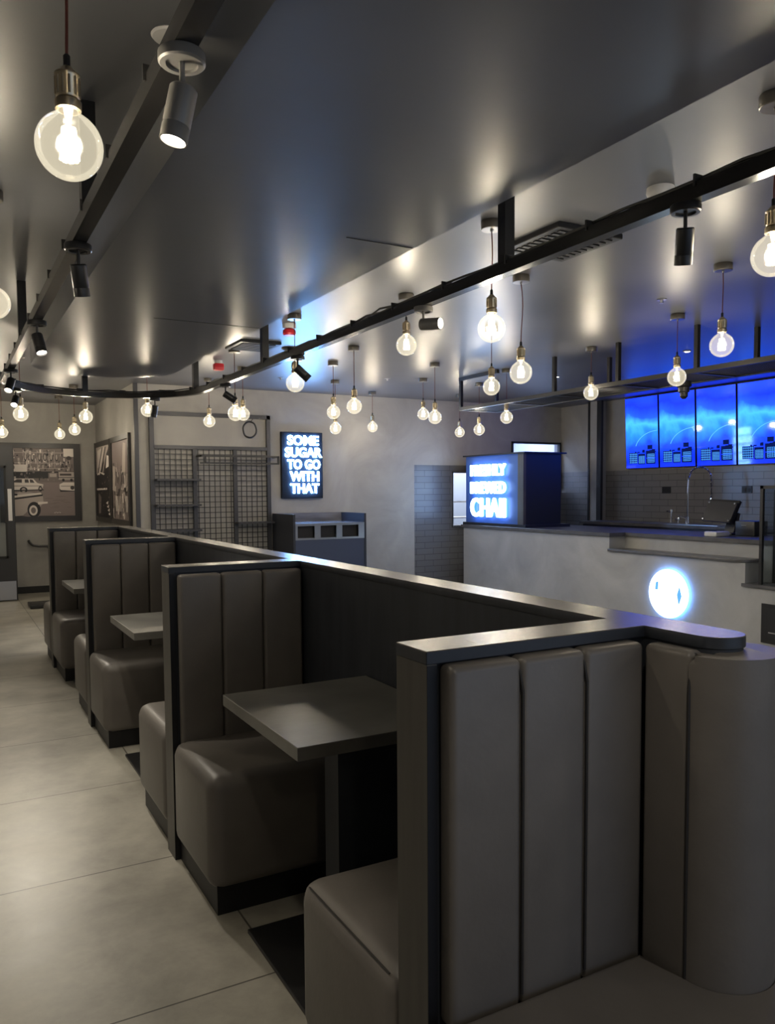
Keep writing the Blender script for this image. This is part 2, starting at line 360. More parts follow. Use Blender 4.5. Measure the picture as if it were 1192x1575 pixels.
# ------------------------------------------------------------------ upholstery
def padded(bm, x0, x1, y0, y1, z0, z1, r=.03, seg=4): box(bm, x0, x1, y0, y1, z0, z1, r, seg)
def bench(nm_label, ya, yb, face, seam=False):
    """face -1: backrest on the side of the higher y; +1: on the side of lower y (far bench)"""
    b = thing('booth_bench', nm_label, 'bench', (1.05, (ya + yb) / 2, 0), 'taupe leather booth benches')
    bm = new(); box(bm, XP - .005, XI - .002, ya, yb, .088, .50, .052, 5); fin('seat', bm, 'leather', b)
    bm = new(); pa, pb = (ya + .02, yb) if face < 0 else (ya, yb - .02)
    box(bm, XP + .022, XI - .004, pa, pb, 0, .13); fin('plinth', bm, 'kick', b)
    w = (XI - .008 - (XP + .028)) / 3
    for k in range(3):
        x0 = XP + .028 + k * w
        bm = new(); y0, y1 = (yb - .045, yb + .004) if face < 0 else (ya - .004, ya + .045)
        padded(bm, x0 + .0015, x0 + w - .0015, y0, y1, .46, ZP - .004, .014, 4); fin('backrest_panel', bm, 'leather', b)
    if seam:
        z = .487; x = XP - .0035
        tube_pts = [(x + .012, y, z + .001) for y in [ya + .05 + (yb - ya - .1) * t / 8 for t in range(9)]]
        part('seam', 'seam', b, tube, tube_pts, .002, 6)
    return b
bench('leather bench at the bottom centre, seen beside the near screen post, facing away', 1.365, 1.885, 1, True)
bench('large leather bench beside the nearest slate table, facing the camera', 2.675, 3.198, -1)
bench('leather bench peeping out behind the second cross screen, facing away', 3.322, 3.87, 1)
bench('leather bench beside the middle slate table, facing the camera', 4.80, 5.328, -1)
bench('leather bench peeping out behind the third cross screen, facing away', 5.452, 6.02, 1)
bench('leather bench beside the farthest slate table, facing the camera', 6.72, 7.318, -1)
bench('farthest leather bench, behind the last cross screen by the passage', 7.452, 8.0, 1)

# corner bench in front of the nearest divider, wrapping round the partition end
cb = thing('corner_bench', 'big corner bench with tall channelled backrest filling the lower right', 'bench', (1.2, 1.0, 0))
w = (1.300 - (XP + .03)) / 3
for k in range(3):
    bm = new(); x0 = XP + .03 + k * w
    padded(bm, x0 + .001, x0 + w - .001, 1.210, 1.262, .47, ZP - .001, .014, 4); fin('backrest_panel', bm, 'leather', cb)
part('backrest_panel', 'leather', cb, padded, 1.292, 1.338, 1.088, 1.209, .47, ZP - .001, r=.014, seg=4)
cx, cy_, ro = 1.3975, 1.11, .108
poly = [(cx - ro, cy_ - .022)] + [(cx - ro * math.cos(a * PI / 24), cy_ - .022 - ro * math.sin(a * PI / 24)) for a in range(1, 24)] + [(cx + ro, cy_ - .022), (cx + ro, 1.2), (XO, 1.2), (XO, 1.11)]
poly += [(cx + .0575 * math.cos(a * PI / 12), 1.11 - .0575 * math.sin(a * PI / 12)) for a in range(1, 12)] + [(XI, 1.09)]
bm = new(); prism(bm, poly, .47, ZP - .006, .026, 5); fin('rounded_end_cushion', bm, 'leather', cb)
# seam piping at the joints
part('seam', 'seam', cb, tube, [(1.290, 1.085, .5), (1.288, 1.084, .8), (1.289, 1.085, 1.10), (1.297, 1.088, 1.145), (1.315, 1.092, 1.168)], .0035, 8)
for k in (1, 2): part('seam', 'seam', cb, tube, [(XP + .03 + k * w, 1.210, .5), (XP + .03 + k * w, 1.209, .9), (XP + .03 + k * w, 1.2095, 1.11), (XP + .03 + k * w - .006, 1.213, 1.15), (XP + .03 + k * w - .018, 1.226, 1.167)], .0030, 8)
seatp = [(XP - .005, .45), (2.0, .45), (2.0, 1.20), (1.508, 1.20), (1.508, 1.088)] + [(cx + (ro + .002) * math.cos(a * PI / 20), cy_ - .022 - (ro + .002) * math.sin(a * PI / 20)) for a in range(1, 20)] + [(1.2875, 1.088), (1.2875, 1.203), (XP - .005, 1.203)]
bm = new(); prism(bm, seatp, .12, .50, .02, 4); fin('seat', bm, 'leather', cb)
part('plinth', 'kick', cb, box, XP + .02, 1.97, .49, 1.17, 0, .12)

# ------------------------------------------------------------------ tables
def table(label, y0, y1, z, x0):
    t = thing('booth_table', label, 'table', (1.1, (y0 + y1) / 2, 0), 'slate topped booth tables')
    part('tabletop', 'table_top', t, box, x0, XI - .001, y0, y1, z - .038, z, .0015, 1)
    yc = (y0 + y1) / 2
    part('pedestal_panel', 'black_wood', t, box, 1.045, 1.325, yc - .05, yc + .05, .015, z - .038)
    part('floor_plate', 'black_metal', t, box, .852, 1.33, yc - .275, yc + .275, 0, .014, .002, 1)
table('nearest grey slate table between the first two cross screens', 1.937, 2.585, .820, .797)
table('middle grey slate table, half hidden by the second screen', 4.03, 4.68, .805, .80)
table('farthest small looking slate table, beyond the third screen', 6.12, 6.79, .805, .80)
bm = new(); box(bm, .93, 1.33, 11.2, 11.62, 0, .05, .01); tag(fin('dark_floor_base', bm, 'black_metal'), 'low dark base plate on the floor by the handrail wall', 'floor plate')

# ------------------------------------------------------------------ pendants
def build_pendant_meshes():
    d = {}
    R = .071
    bm = new()
    prof = [(.021, .088), (.021, .076), (.0225, .071)]
    for k in range(1, 17):
        th = PI * (.125 + .875 * k / 16); prof.append((R * math.sin(th) if k < 16 else 0, R * math.cos(th)))
    lathe(bm, prof, seg=28); d['globe'] = bm
    bm = new()    # cage filament
    for k in range(8):
        a = 2 * PI * k / 8; a2 = a + .5
        cyl(bm, (.010 * math.cos(a), .010 * math.sin(a), .038), (.016 * math.cos(a2), .016 * math.sin(a2), -.030), .0055, 6)
    d['filament'] = bm
    bm = new(); lathe(bm, [(0, .05), (.004, .05), (.004, -.012), (0, -.014)], seg=8); lathe(bm, [(0, .088), (.012, .088), (.006, .05), (0, .05)], seg=10); d['stem'] = bm
    bm = new()
    lathe(bm, [(.0205, .074), (.027, .076), (.028, .086), (.028, .094), (.025, .097), (.0225, .10), (.0245, .104), (.0245, .140), (.027, .144), (.027, .150), (.018, .158), (.008, .168), (0, .168)], seg=24)
    for k in range(12):
        a = 2 * PI * k / 12; cyl(bm, (.0245 * math.cos(a), .0245 * math.sin(a), .104), (.0245 * math.cos(a), .0245 * math.sin(a), .142), .0028, 6)
    d['socket'] = bm
    bm = new(); lathe(bm, [(0, .166), (.0075, .166), (.0075, .190), (.004, .194), (0, .194)], seg=10); d['grip'] = bm
    bm = new(); lathe(bm, [(0, 0), (.052, 0), (.054, -.003), (.054, -.040), (.051, -.043), (.008, -.043), (.006, -.052), (0, -.052)], seg=28); d['canopy'] = bm
    out = {}
    for n, b in d.items():
        bmesh.ops.recalc_face_normals(b, faces=b.faces); me = bpy.data.meshes.new(n); b.to_mesh(me); b.free()
        me.materials.append({'globe': M['globe'], 'filament': M['filament'], 'stem': M['white'], 'socket': M['brass'], 'grip': M['cable'], 'canopy': M['canopy']}[n])
        me.set_sharp_from_angle(angle=math.radians(40)); out[n] = me
    return out
PM = build_pendant_meshes()
bulb_light = bpy.data.lights.new('bulb_light', 'POINT'); bulb_light.energy = BULB_W; bulb_light.color = (1, .89, .72); bulb_light.shadow_soft_size = .030
def pendant(x, y, z, label, sway=0):
    t = thing('pendant_light', label, 'pendant light', (x, y, z), 'bare globe bulb pendants')
    def pt(n, me, par=t, dz=0):
        o = bpy.data.objects.new(n, me); COL.objects.link(o); o.parent = par; o.location = (0, 0, dz); return o
    g = pt('glass_globe', PM['globe']); pt('filament', PM['filament'], g); pt('filament_stem', PM['stem'], g)
    s = pt('lamp_socket', PM['socket']); pt('cord_grip', PM['grip'], s)
    zt = ZC - z
    pt('ceiling_canopy', PM['canopy'], dz=zt)
    bm = new(); n = 9; tube(bm, [(sway * math.sin(PI * k / (n - 1)), .4 * sway * math.sin(2 * PI * k / (n - 1)), .19 + (zt - .05 - .19) * k / (n - 1)) for k in range(n)], .0032, 6)
    bmesh.ops.recalc_face_normals(bm, faces=bm.faces); me = bpy.data.meshes.new('cord'); bm.to_mesh(me); bm.free(); me.materials.append(M['cord']); pt('cord', me)
    lo = bpy.data.objects.new('bulb_light', bulb_light); COL.objects.link(lo); lo.parent = t; lo.location = (0, 0, 0)
PEND = [
 (.267, 1.899, 2.254, 'largest globe bulb on a red cord, alone at the top left', .004),
 (.228, 4.04, 2.354, 'globe bulb cut by the left edge, below the large one', .0),
 (2.546, 1.82, 2.306, 'globe bulb cut by the right edge, beside the near rail', .01),
 (2.456, 3.326, 2.317, 'bright globe bulb just beneath the thick hanger of the right rail', .004),
 (3.232, 4.066, 2.243, 'globe bulb on a slanting cord right of the thick rail hanger', .012),
 (4.147, 3.292, 2.365, 'globe bulb at the right in front of the blue ceiling glow', .003),
 (5.013, 4.386, 2.366, 'globe bulb hanging in front of the second menu screen', .0),
 (5.422, 5.762, 2.418, 'globe bulb left of the menu screens by the gantry frame', .0),
 (2.831, 4.815, 2.502, 'globe bulb left of the horizontal spotlight on the right rail', .0),
 (2.384, 5.736, 2.328, 'globe bulb beneath the red alarm and the angled spotlight', .0),
 (4.017, 5.44, 2.357, 'globe bulb directly below another, left of the gantry corner', .0),
 (3.394, 6.741, 2.291, 'right and lower of the pair of bulbs above the sugar sign wall', .0),
 (3.600, 7.635, 2.324, 'upper bulb of the stacked pair to the right of the lit sugar sign', .0),
 (4.219, 8.896, 2.264, 'lower bulb of the stacked pair to the right of the lit sugar sign', .0),
 (5.155, 9.691, 2.368, 'small lone bulb against the back wall right of the stacked pair', .0),
 (5.100, 8.281, 2.420, 'left bulb of the touching pair above the tiled strip', .0),
 (4.598, 7.229, 2.275, 'right bulb of the touching pair above the tiled strip', .0),
 (6.403, 9.419, 2.316, 'smallest bulb above the left corner of the lit chai sign box', .0),
 (5.952, 8.319, 2.262, 'bulb above the middle of the lit chai sign face', .0),
 (5.545, 7.227, 2.311, 'bulb just under the front bar of the gantry, above the sign box', .0),
 (2.437, 7.338, 2.238, 'left bulb of the overlapping pair over the wire mesh display', .0),
 (2.877, 8.397, 2.341, 'right bulb of the overlapping pair over the wire mesh display', .0),
 (2.802, 9.408, 2.340, 'small bulb in front of the top bar of the mesh display', .0),
 (1.941, 8.767, 2.376, 'bulb above the corner where the mesh display frame begins', .0),
 (1.470, 10.723, 2.290, 'middle bulb of the three over the taxi photograph', .0),
 (1.361, 9.084, 2.311, 'highest bulb of the three over the right of the taxi photograph', .0),
 (1.445, 11.982, 2.314, 'lowest and smallest bulb of the three over the taxi photograph', .0),
 (.684, 8.553, 2.266, 'bulb near the far left end of the curved rail', .0),
 (.666, 11.096, 2.259, 'small bulb at the left edge above the charcoal door', .0),
]
FILL_LABELS = ['globe bulb left of the frame beside the second stretch of rail', 'globe bulb behind the camera left of the left rail', 'globe bulb behind the camera at the left end of the shop window', 'globe bulb behind the camera right of the corner bench', 'globe bulb out of frame right of the near right rail', 'globe bulb behind the camera farther toward the counter', 'globe bulb beyond the right frame edge in front of the display case', 'globe bulb close to the shop window behind the camera', 'globe bulb over the passage left of the middle booth', 'globe bulb over the passage before the charcoal door', 'globe bulb out of frame left of the far rail bend', 'globe bulb out of frame close to the glazed door', 'globe bulb out of frame in the far left corner']
for p in PEND: pendant(*p)
for i, (x, y) in enumerate([(-.9, 3.4), (-.1, -.9), (-.5, -2.0), (3.0, -.4), (4.3, .9), (5.4, -.8), (5.9, 2.4), (3.6, -2.0), (-.9, 6.2), (-.8, 9.2), (.12, 9.9), (.22, 11.8), (-.7, 11.3)]):  # unseen pendants added to brighten the foreground and far left
    pendant(x, y, 2.3, FILL_LABELS[i])

# ------------------------------------------------------------------ the oval lighting rail
def railpath(n=32):
    x0, x1, ye = .48, 2.19, 7.5; c, r = (x0 + x1) / 2, (x1 - x0) / 2
    return [(x1, -2.0), (x1, 0), (x1, 2), (x1, 4), (x1, 6)] + [(c + r * math.cos(a * PI / n), ye + r * math.sin(a * PI / n)) for a in range(n + 1)] + [(x0, 6), (x0, 4), (x0, 2), (x0, 0), (x0, -2.0)]
RZ = 2.44
rail = thing('lighting_rail', 'black oval steel lighting rail hung below the ceiling around the raft', 'lighting rail', (1.335, 4, RZ))
bm = new(); barpath(bm, [(x, y, RZ) for x, y in railpath()], .05, .052); fin('rail_bar', bm, 'rail_metal', rail, 20)
for x, y in ((.48, 3.0), (.48, 5.66), (.48, .2), (2.19, 2.86), (2.19, 5.87), (2.19, .1), (2.165, 7.70), (1.25, 8.352)):
    part('hanger', 'rail_metal', rail, box, x - .026, x + .026, y - .026, y + .026, RZ + .05, ZC)
# cables tied along the top of the rail
rr = random.Random(3); pts = []
rp = railpath(20)
dens = []
for (a, b) in zip(rp, rp[1:]):
    n = max(1, int(math.dist(a, b) / .16)); dens += [(a[0] + (b[0] - a[0]) * k / n, a[1] + (b[1] - a[1]) * k / n) for k in range(n)]
for q in range(2):
    pts = [(x + rr.uniform(-.012, .012), y, RZ + .058 + abs(rr.gauss(0, .007)) + .004 * q) for x, y in dens]
    part('power_cable', 'cable', rail, tube, pts, .0055, 6)
for x, y in dens[2::3]:
    part('cable_tie', 'cable', rail, box, x - .029, x + .029, y - .004, y + .004, RZ + .04, RZ + .078) if y > .5 else None

# ------------------------------------------------------------------ spotlights
spot_data = bpy.data.lights.new('spot_beam', 'SPOT'); spot_data.energy = SPOT_W; spot_data.color = (1, .91, .76); spot_data.spot_size = math.radians(62); spot_data.spot_blend = .6; spot_data.shadow_soft_size = .025
def spotlight(x, y, aim, label, m='grey_metal', lum=True, power=1.0):
    """hangs from the underside of the rail; aim is the beam direction"""
    t = thing('spotlight', label, 'spotlight', (x, y, RZ), 'cylinder spotlights on the rail')
    part('mount_disc', m, t, lathe, [(0, 0), (.048, 0), (.05, -.003), (.05, -.022), (.046, -.026), (.034, -.026), (.033, -.02), (0, -.02)], (x, y, RZ), 28)
    part('stem', m, t, cyl, (x, y, RZ - .018), (x, y, RZ - .085), .0065, 10)
    a = Vector(aim).normalized(); c = Vector((x, y, RZ - .088))
    q = a.to_track_quat('Z', 'Y').to_matrix(); s = c - a * .015
    b = part('lamp_head', m, t, lathe, [(0, 0), (.026, 0), (.030, .004), (.030, .083), (.0293, .085), (.030, .087), (.030, .118), (.027, .118), (.026, .108), (0, .106)], s, 28, 0, q)
    if lum: part('lens', 'lens', b, lathe, [(0, .1095), (.0255, .1095), (.0255, .108), (0, .108)], s, 24, 0, q)
    else: part('lens', 'white', b, lathe, [(0, .1095), (.0255, .1095), (.0255, .108), (0, .108)], s, 24, 0, q)
    sd = spot_data if power == 1 else spot_data.copy(); sd.energy = SPOT_W * power
    lo = bpy.data.objects.new('spot_beam', sd); COL.objects.link(lo); lo.parent = t; lo.location = s + a * .125 - Vector((x, y, RZ))
    lo.rotation_euler = (-a).to_track_quat('Z', 'Y').to_euler()
spotlight(.48, 1.76, (-.22, .02, -1), 'largest grey spotlight on the near left stretch of rail')
spotlight(.48, 3.27, (.15, .30, -1), 'second spotlight down the left rail, dark and hanging straight', 'black_metal')
spotlight(.48, 4.80, (.17, -.45, -1), 'third spotlight down the left rail, tilted with lit lens', 'black_metal', power=2)
spotlight(.48, 6.75, (-.32, -.70, -1), 'fourth spotlight down the left rail, glaring by the left edge', 'black_metal', power=2)
spotlight(.60, 7.96, (-.25, -.85, -.8), 'spotlight at the far left bend of the rail, above a bulb', 'black_metal', power=2)
spotlight(1.88, 8.16, (-.12, .25, -1), 'small dark spotlight on the far curved end of the rail', 'black_metal', power=3)
spotlight(2.19, 6.85, (.72, -.25, -.5), 'spotlight on the right rail angled over the overlapping bulbs', 'black_metal', power=3)
spotlight(2.19, 5.22, (.66, -.18, -.62), 'black angled spotlight on the right rail near the red alarm', 'black_metal')
spotlight(2.19, 3.55, (.43, -.87, -.06), 'horizontal spotlight on the right rail with its lens showing', 'grey_metal')
spotlight(2.19, 1.89, (.22, .26, -1), 'dark spotlight hanging straight on the near right rail', 'black_metal')

spotlight(.48, .30, (.75, .45, -1.9), 'spotlight out of frame overhead on the left rail', power=.7)  # unseen lamp added to brighten the corner seat

# ------------------------------------------------------------------ ceiling items
t = thing('smoke_detector', 'large white domed smoke detector behind the right rail', 'detector', (2.86, 2.61, ZC))
part('base', 'white', t, lathe, [(0, 0), (.06, 0), (.062, -.02), (.055, -.04), (0, -.04)], (2.86, 2.61, ZC), 28)
part('dome', 'white', t, lathe, [(.055, -.04), (.054, -.055), (.045, -.075), (.028, -.088), (0, -.092)], (2.86, 2.61, ZC), 28)
def cassette(x0, x1, y0, y1, label):
    t = thing('air_vent', label, 'air vent', ((x0 + x1) / 2, (y0 + y1) / 2, ZC), 'ceiling air units')
    part('frame', 'black_metal', t, box, x0, x1, y0, y1, ZC - .028, ZC, .004, 1)
    for k in range(9):
        y = y0 + .05 + (y1 - y0 - .1) * k / 8
        part('slat', 'black', t, box, x0 + .04, x1 - .04, y - .012, y + .012, ZC - .034, ZC - .027)
cassette(2.75, 3.19, 3.16, 3.64, 'dark square ceiling vent behind the right rail by its hanger')
cassette(2.33, 2.72, 6.85, 7.28, 'smaller dark ceiling vent farther back beside the raft edge')
t = thing('fire_alarm', 'red alarm sounder under a white base, above the angled spotlight', 'alarm', (2.49, 6.1, ZC))
part('base', 'white', t, lathe, [(0, 0), (.055, 0), (.055, -.035), (0, -.035)], (2.49, 6.1, ZC), 24)
part('sounder', 'red', t, lathe, [(.030, -.035), (.052, -.050), (.054, -.075), (.045, -.09), (0, -.092)], (2.49, 6.1, ZC), 24)
t = thing('fire_alarm', 'boxy red alarm on the ceiling farther left, near the rail bend', 'alarm', (2.52, 8.1, ZC))
part('sounder', 'red', t, box, 2.47, 2.57, 8.06, 8.14, ZC - .10, ZC - .03, .012)
part('base', 'white', t, lathe, [(0, 0), (.04, 0), (.04, -.03), (0, -.03)], (2.52, 8.1, ZC), 20)
bm = new(); lathe(bm, [(0, 0), (.075, 0), (.08, -.008), (.06, -.02), (0, -.024)], (2.9, 7.1, ZC), 24); tag(fin('ceiling_sensor', bm, 'black_metal'), 'flat dark disc sensor on the blue lit ceiling above the angled spotlight', 'sensor')
for n, (x, y, l) in enumerate([(4.52, 4.1, 'tiny sprinkler disc in the ceiling at right, above the lone canopy'), (3.55, 8.98, 'tiny sprinkler disc in the ceiling near the stacked bulbs'), (4.71, 8.47, 'tiny sprinkler disc in the ceiling left of the touching bulbs')]):
    bm = new(); lathe(bm, [(0, 0), (.035, 0), (.035, -.004), (.012, -.006), (.010, -.022), (.016, -.024), (.016, -.027), (0, -.027)], (x, y, ZC), 20); tag(fin('sprinkler', bm, 'steel'), l, 'sprinkler', 'ceiling sprinklers')
bm = new(); lathe(bm, [(0, 0), (.05, 0), (.055, -.006), (.05, -.012), (0, -.014)], (.632, 2.44, ZC), 32); tag(fin('ceiling_speaker', bm, 'white'), 'round white ceiling speaker partly hidden by the left rail', 'speaker')
for n, (x, y, l) in enumerate([(6.445, 7.432, 'small lit downlight above the left part of the gantry'), (6.421, 5.495, 'small lit downlight in the blue ceiling over the gantry')]):
    t = thing('downlight', l, 'ceiling light', (x, y, ZC), 'downlights over the counter')
    part('trim_ring', 'white', t, lathe, [(0, 0), (.04, 0), (.04, -.006), (.028, -.008), (0, -.004)], (x, y, ZC), 24)
    part('lens', 'lens', t, lathe, [(0, -.006), (.025, -.0085), (0, -.011)], (x, y, ZC), 20)

# ------------------------------------------------------------------ gantry over the counter
g = thing('ceiling_gantry', 'black steel gantry with mesh hanging over the counter', 'gantry', (5.75, 5, 2.45))
GX0, GX1, GY0, GY1, GZ = 5.48, 6.01, 1.5, 8.05, 2.455
for x in (GX0, GX1): part('long_bar', 'black_metal', g, box, x - .02, x + .02, GY0, GY1, GZ, GZ + .04)
for y in (8.03, 7.15, 6.35, 5.47, 4.62, 3.70, 2.80): part('cross_bar', 'black_metal', g, box, GX0, GX1, y - .02, y + .02, GZ + .001, GZ + .039)
for x, y in ((GX0, 8.03), (GX0, 6.35), (GX0, 5.47), (GX0, 4.59), (GX0, 3.7), (GX1, 8.03), (GX1, 6.12), (GX1, 4.42)):
    part('hanger', 'black_metal', g, box, x - .018, x + .018, y - .018, y + .018, GZ + .03, ZC)
part('top_bar', 'black_metal', g, box, GX0 - .02, GX0 + .02, 7.3, 8.05, ZC - .04, ZC)
bm = new()
def seg(bm, p, q, r=.0016):
    p, q = Vector(p), Vector(q); d = (q - p).normalized(); s = d.cross(Vector((0, 0, 1))) * r; v = Vector((0, 0, r))
    _add(bm, [p - s - v, p + s - v, p + s + v, p - s + v, q - s - v, q + s - v, q + s + v, q - s + v], [(0, 1, 5, 4), (1, 2, 6, 5), (2, 3, 7, 6), (3, 0, 4, 7)])
wx = GX1 - GX0
y = GY0 - wx * 1.8
while y < GY1:
    a, b = max(y, GY0), min(y + wx * 1.8, GY1)
    if b > a:
        seg(bm, (GX0 + (a - y) / 1.8, a, GZ + .01), (GX0 + (b - y) / 1.8, b, GZ + .01)); seg(bm, (GX1 - (a - y) / 1.8, a, GZ + .01), (GX1 - (b - y) / 1.8, b, GZ + .01))
    y += .05
fin('mesh_panel', bm, 'wire', g)
t = thing('dome_camera', 'dark stepped dome camera hanging under the gantry before the screens', 'camera', (5.75, 4.95, 2.29))
part('housing', 'black_metal', t, lathe, [(0, .165), (.03, .165), (.062, .15), (.066, .11), (.05, .10), (.048, .06), (.036, .055), (.034, .02), (.015, 0), (0, 0)], (5.75, 4.95, 2.292), 24)

# ------------------------------------------------------------------ wall frame with mesh
f = thing('mesh_display_frame', 'tall grey steel frame with wire mesh panels and shelves on the back wall', 'display frame', (3.05, YB - .05, 0))
YFm = YB - .035
def fb(n, x0, x1, z0, z1, d=.03): part(n, 'grey_frame', f, box, x0, x1, YFm - d / 2, YFm + d / 2 + .012, z0, z1)
fb('post', 2.262, 2.318, 0, 2.51); fb('post', 3.80, 3.850, 0, 2.51)
fb('top_bar', 2.262, 3.85, 2.46, 2.51); fb('middle_bar', 2.31, 3.81, 2.045, 2.09)
fb('post', 2.80, 2.85, 0, 2.05); fb('post', 3.335, 3.385, 0, 2.05)
bm = new()
for k in range(1, 22): x = 2.30 + k * .0715; box(bm, x - .0045, x + .0045, YFm + .002, YFm + .009, .1, 2.05)
for k in range(1, 29): z = 2.05 - k * .068; box(bm, 2.31, 3.81, YFm - .005, YFm + .002, z - .0045, z + .0045)
fin('wire_mesh', bm, 'wire', f)
for z in (1.655, 1.335, 1.015): part('shelf', 'grey_frame', f, box, 2.31, 2.86, YB - .20, YFm, z - .012, z + .012)
part('shelf', 'grey_frame', f, box, 3.34, 3.84, YB - .20, YFm, 1.08, 1.104)
bm = new()
for z in (1.955, 1.865):
    box(bm, 2.84, 3.90, YB - .235, YB - .215, z - .011, z + .011)
box(bm, 2.84, 2.862, YB - .235, YFm, 1.944, 1.966); box(bm, 3.88, 3.902, YB - .235, YB - .02, 1.944, 1.966)
box(bm, 2.90, 2.92, YB - .235, YB - .215, 1.866, 1.955); box(bm, 3.88, 3.902, YB - .235, YB - .215, 1.866, 1.955); fin('hanging_rail', bm, 'black_metal', f)
cc = Vector((3.56, YB - .06, 2.315))
t = tag(part('cable_coil', 'cable', None, tube, [cc + Vector((.092 * math.cos(a * PI / 16), .006 * math.sin(a), .105 * math.sin(a * PI / 16))) for a in range(32)], .011, 8, closed=True), 'dark ring of coiled cable hanging above the mesh display', 'cable coil')
bm = new(); tube(bm, [cc + Vector((.02, .01, .105)), cc + Vector((.05, .025, .14)), cc + Vector((.04, .03, .20))], .005, 6); fin('hook', bm, 'cable', t)

# ------------------------------------------------------------------ lettering
def text_mesh(bm, s, h, wtot, origin, ux, uz, depth=.012, bold=.03, lean=0):
    """adds the bold text s; lower-left at origin, width direction ux, up uz"""
    cu = bpy.data.curves.new('txt', 'FONT'); cu.body = s; cu.size = 1; cu.extrude = .0; cu.offset = bold; cu.resolution_u = 3
    ob = bpy.data.objects.new('txt', cu); COL.objects.link(ob)
    dg = bpy.context.evaluated_depsgraph_get(); me = bpy.data.meshes.new_from_object(ob.evaluated_get(dg))
    bpy.data.objects.remove(ob); bpy.data.curves.remove(cu)
    xs = [v.co.x for v in me.vertices]; ys = [v.co.y for v in me.vertices]
    x0, x1, y0, y1 = min(xs), max(xs), min(ys), max(ys)
    sx, sy = wtot / (x1 - x0), h / (y1 - y0)
    o, ux, uz = Vector(origin), Vector(ux), Vector(uz); nrm = ux.cross(uz)
    tb = bmesh.new(); tb.from_mesh(me); bpy.data.meshes.remove(me)
    r = bmesh.ops.extrude_face_region(tb, geom=tb.faces[:])
    for v in [g_ for g_ in r['geom'] if isinstance(g_, bmesh.types.BMVert)]: v.co.z += 1
    vm = {v: bm.verts.new(o + ux * (v.co.x - x0) * sx + uz * (v.co.y - y0) * sy + nrm * v.co.z * depth) for v in tb.verts}
    for fc in tb.faces:
        try: bm.faces.new([vm[v] for v in fc.verts])
        except ValueError: pass
    tb.free()

# wall sign
s = thing('wall_sign', 'lit sign reading SOME SUGAR TO GO WITH THAT on the back wall', 'sign', (4.31, YB - .05, 1.85))
part('sign_board', 'sign_board', s, box, 4.005, 4.61, YB - .055, YB - .001, 1.405, 2.305, .004, 1)
for i, (wd_, x0, x1) in enumerate([('SOME', 4.085, 4.545), ('SUGAR', 4.05, 4.59), ('TO GO', 4.08, 4.565), ('WITH', 4.115, 4.545), ('THAT', 4.12, 4.545)]):
    z = 2.125 - i * .163
    bm = new(); text_mesh(bm, wd_, .135, x1 - x0, (x0, YB - .062, z), (1, 0, 0), (0, 0, 1), .018, .028)
    fin('lettering', bm, 'letter_wall', s)

# ------------------------------------------------------------------ bin station
b = thing('bin_station', 'dark blue waste station with three openings against the back wall', 'bin station', (4.39, 9.8, 0))
part('side_panel', 'bin_dark', b, box, 3.87, 3.90, 9.44, YB - .03, 0, 1.205)
part('side_panel', 'bin_dark', b, box, 4.885, 4.915, 9.44, YB - .03, 0, 1.205)
part('back_panel', 'marble', b, box, 3.90, 4.885, YB - .06, YB - .03, .9, 1.205)
part('tray_shelf', 'marble', b, box, 3.90, 4.885, 9.45, YB - .06, 1.065, 1.085)
part('front_panel', 'bin_navy', b, box, 3.90, 4.885, 9.445, 9.465, .06, .875)
bm = new(); box(bm, 3.90, 4.885, 9.44, 9.46, .875, .900); box(bm, 3.90, 4.885, 9.44, 9.46, 1.055, 1.085)
for x in (3.90, 4.165, 4.475, 4.80): box(bm, x, x + (.03 if x == 3.9 else .085), 9.44, 9.46, .90, 1.055)
fin('opening_frame', bm, 'steel', b)
for x in (3.93, 4.25, 4.56):
    o = part('bin_opening', 'black', b, box, x, x + (.235 if x < 4 else .225 if x < 4.5 else .24), 9.49, 9.50, .90, 1.055)
part('kick_board', 'black', b, box, 3.90, 4.885, 9.48, 9.50, 0, .06)

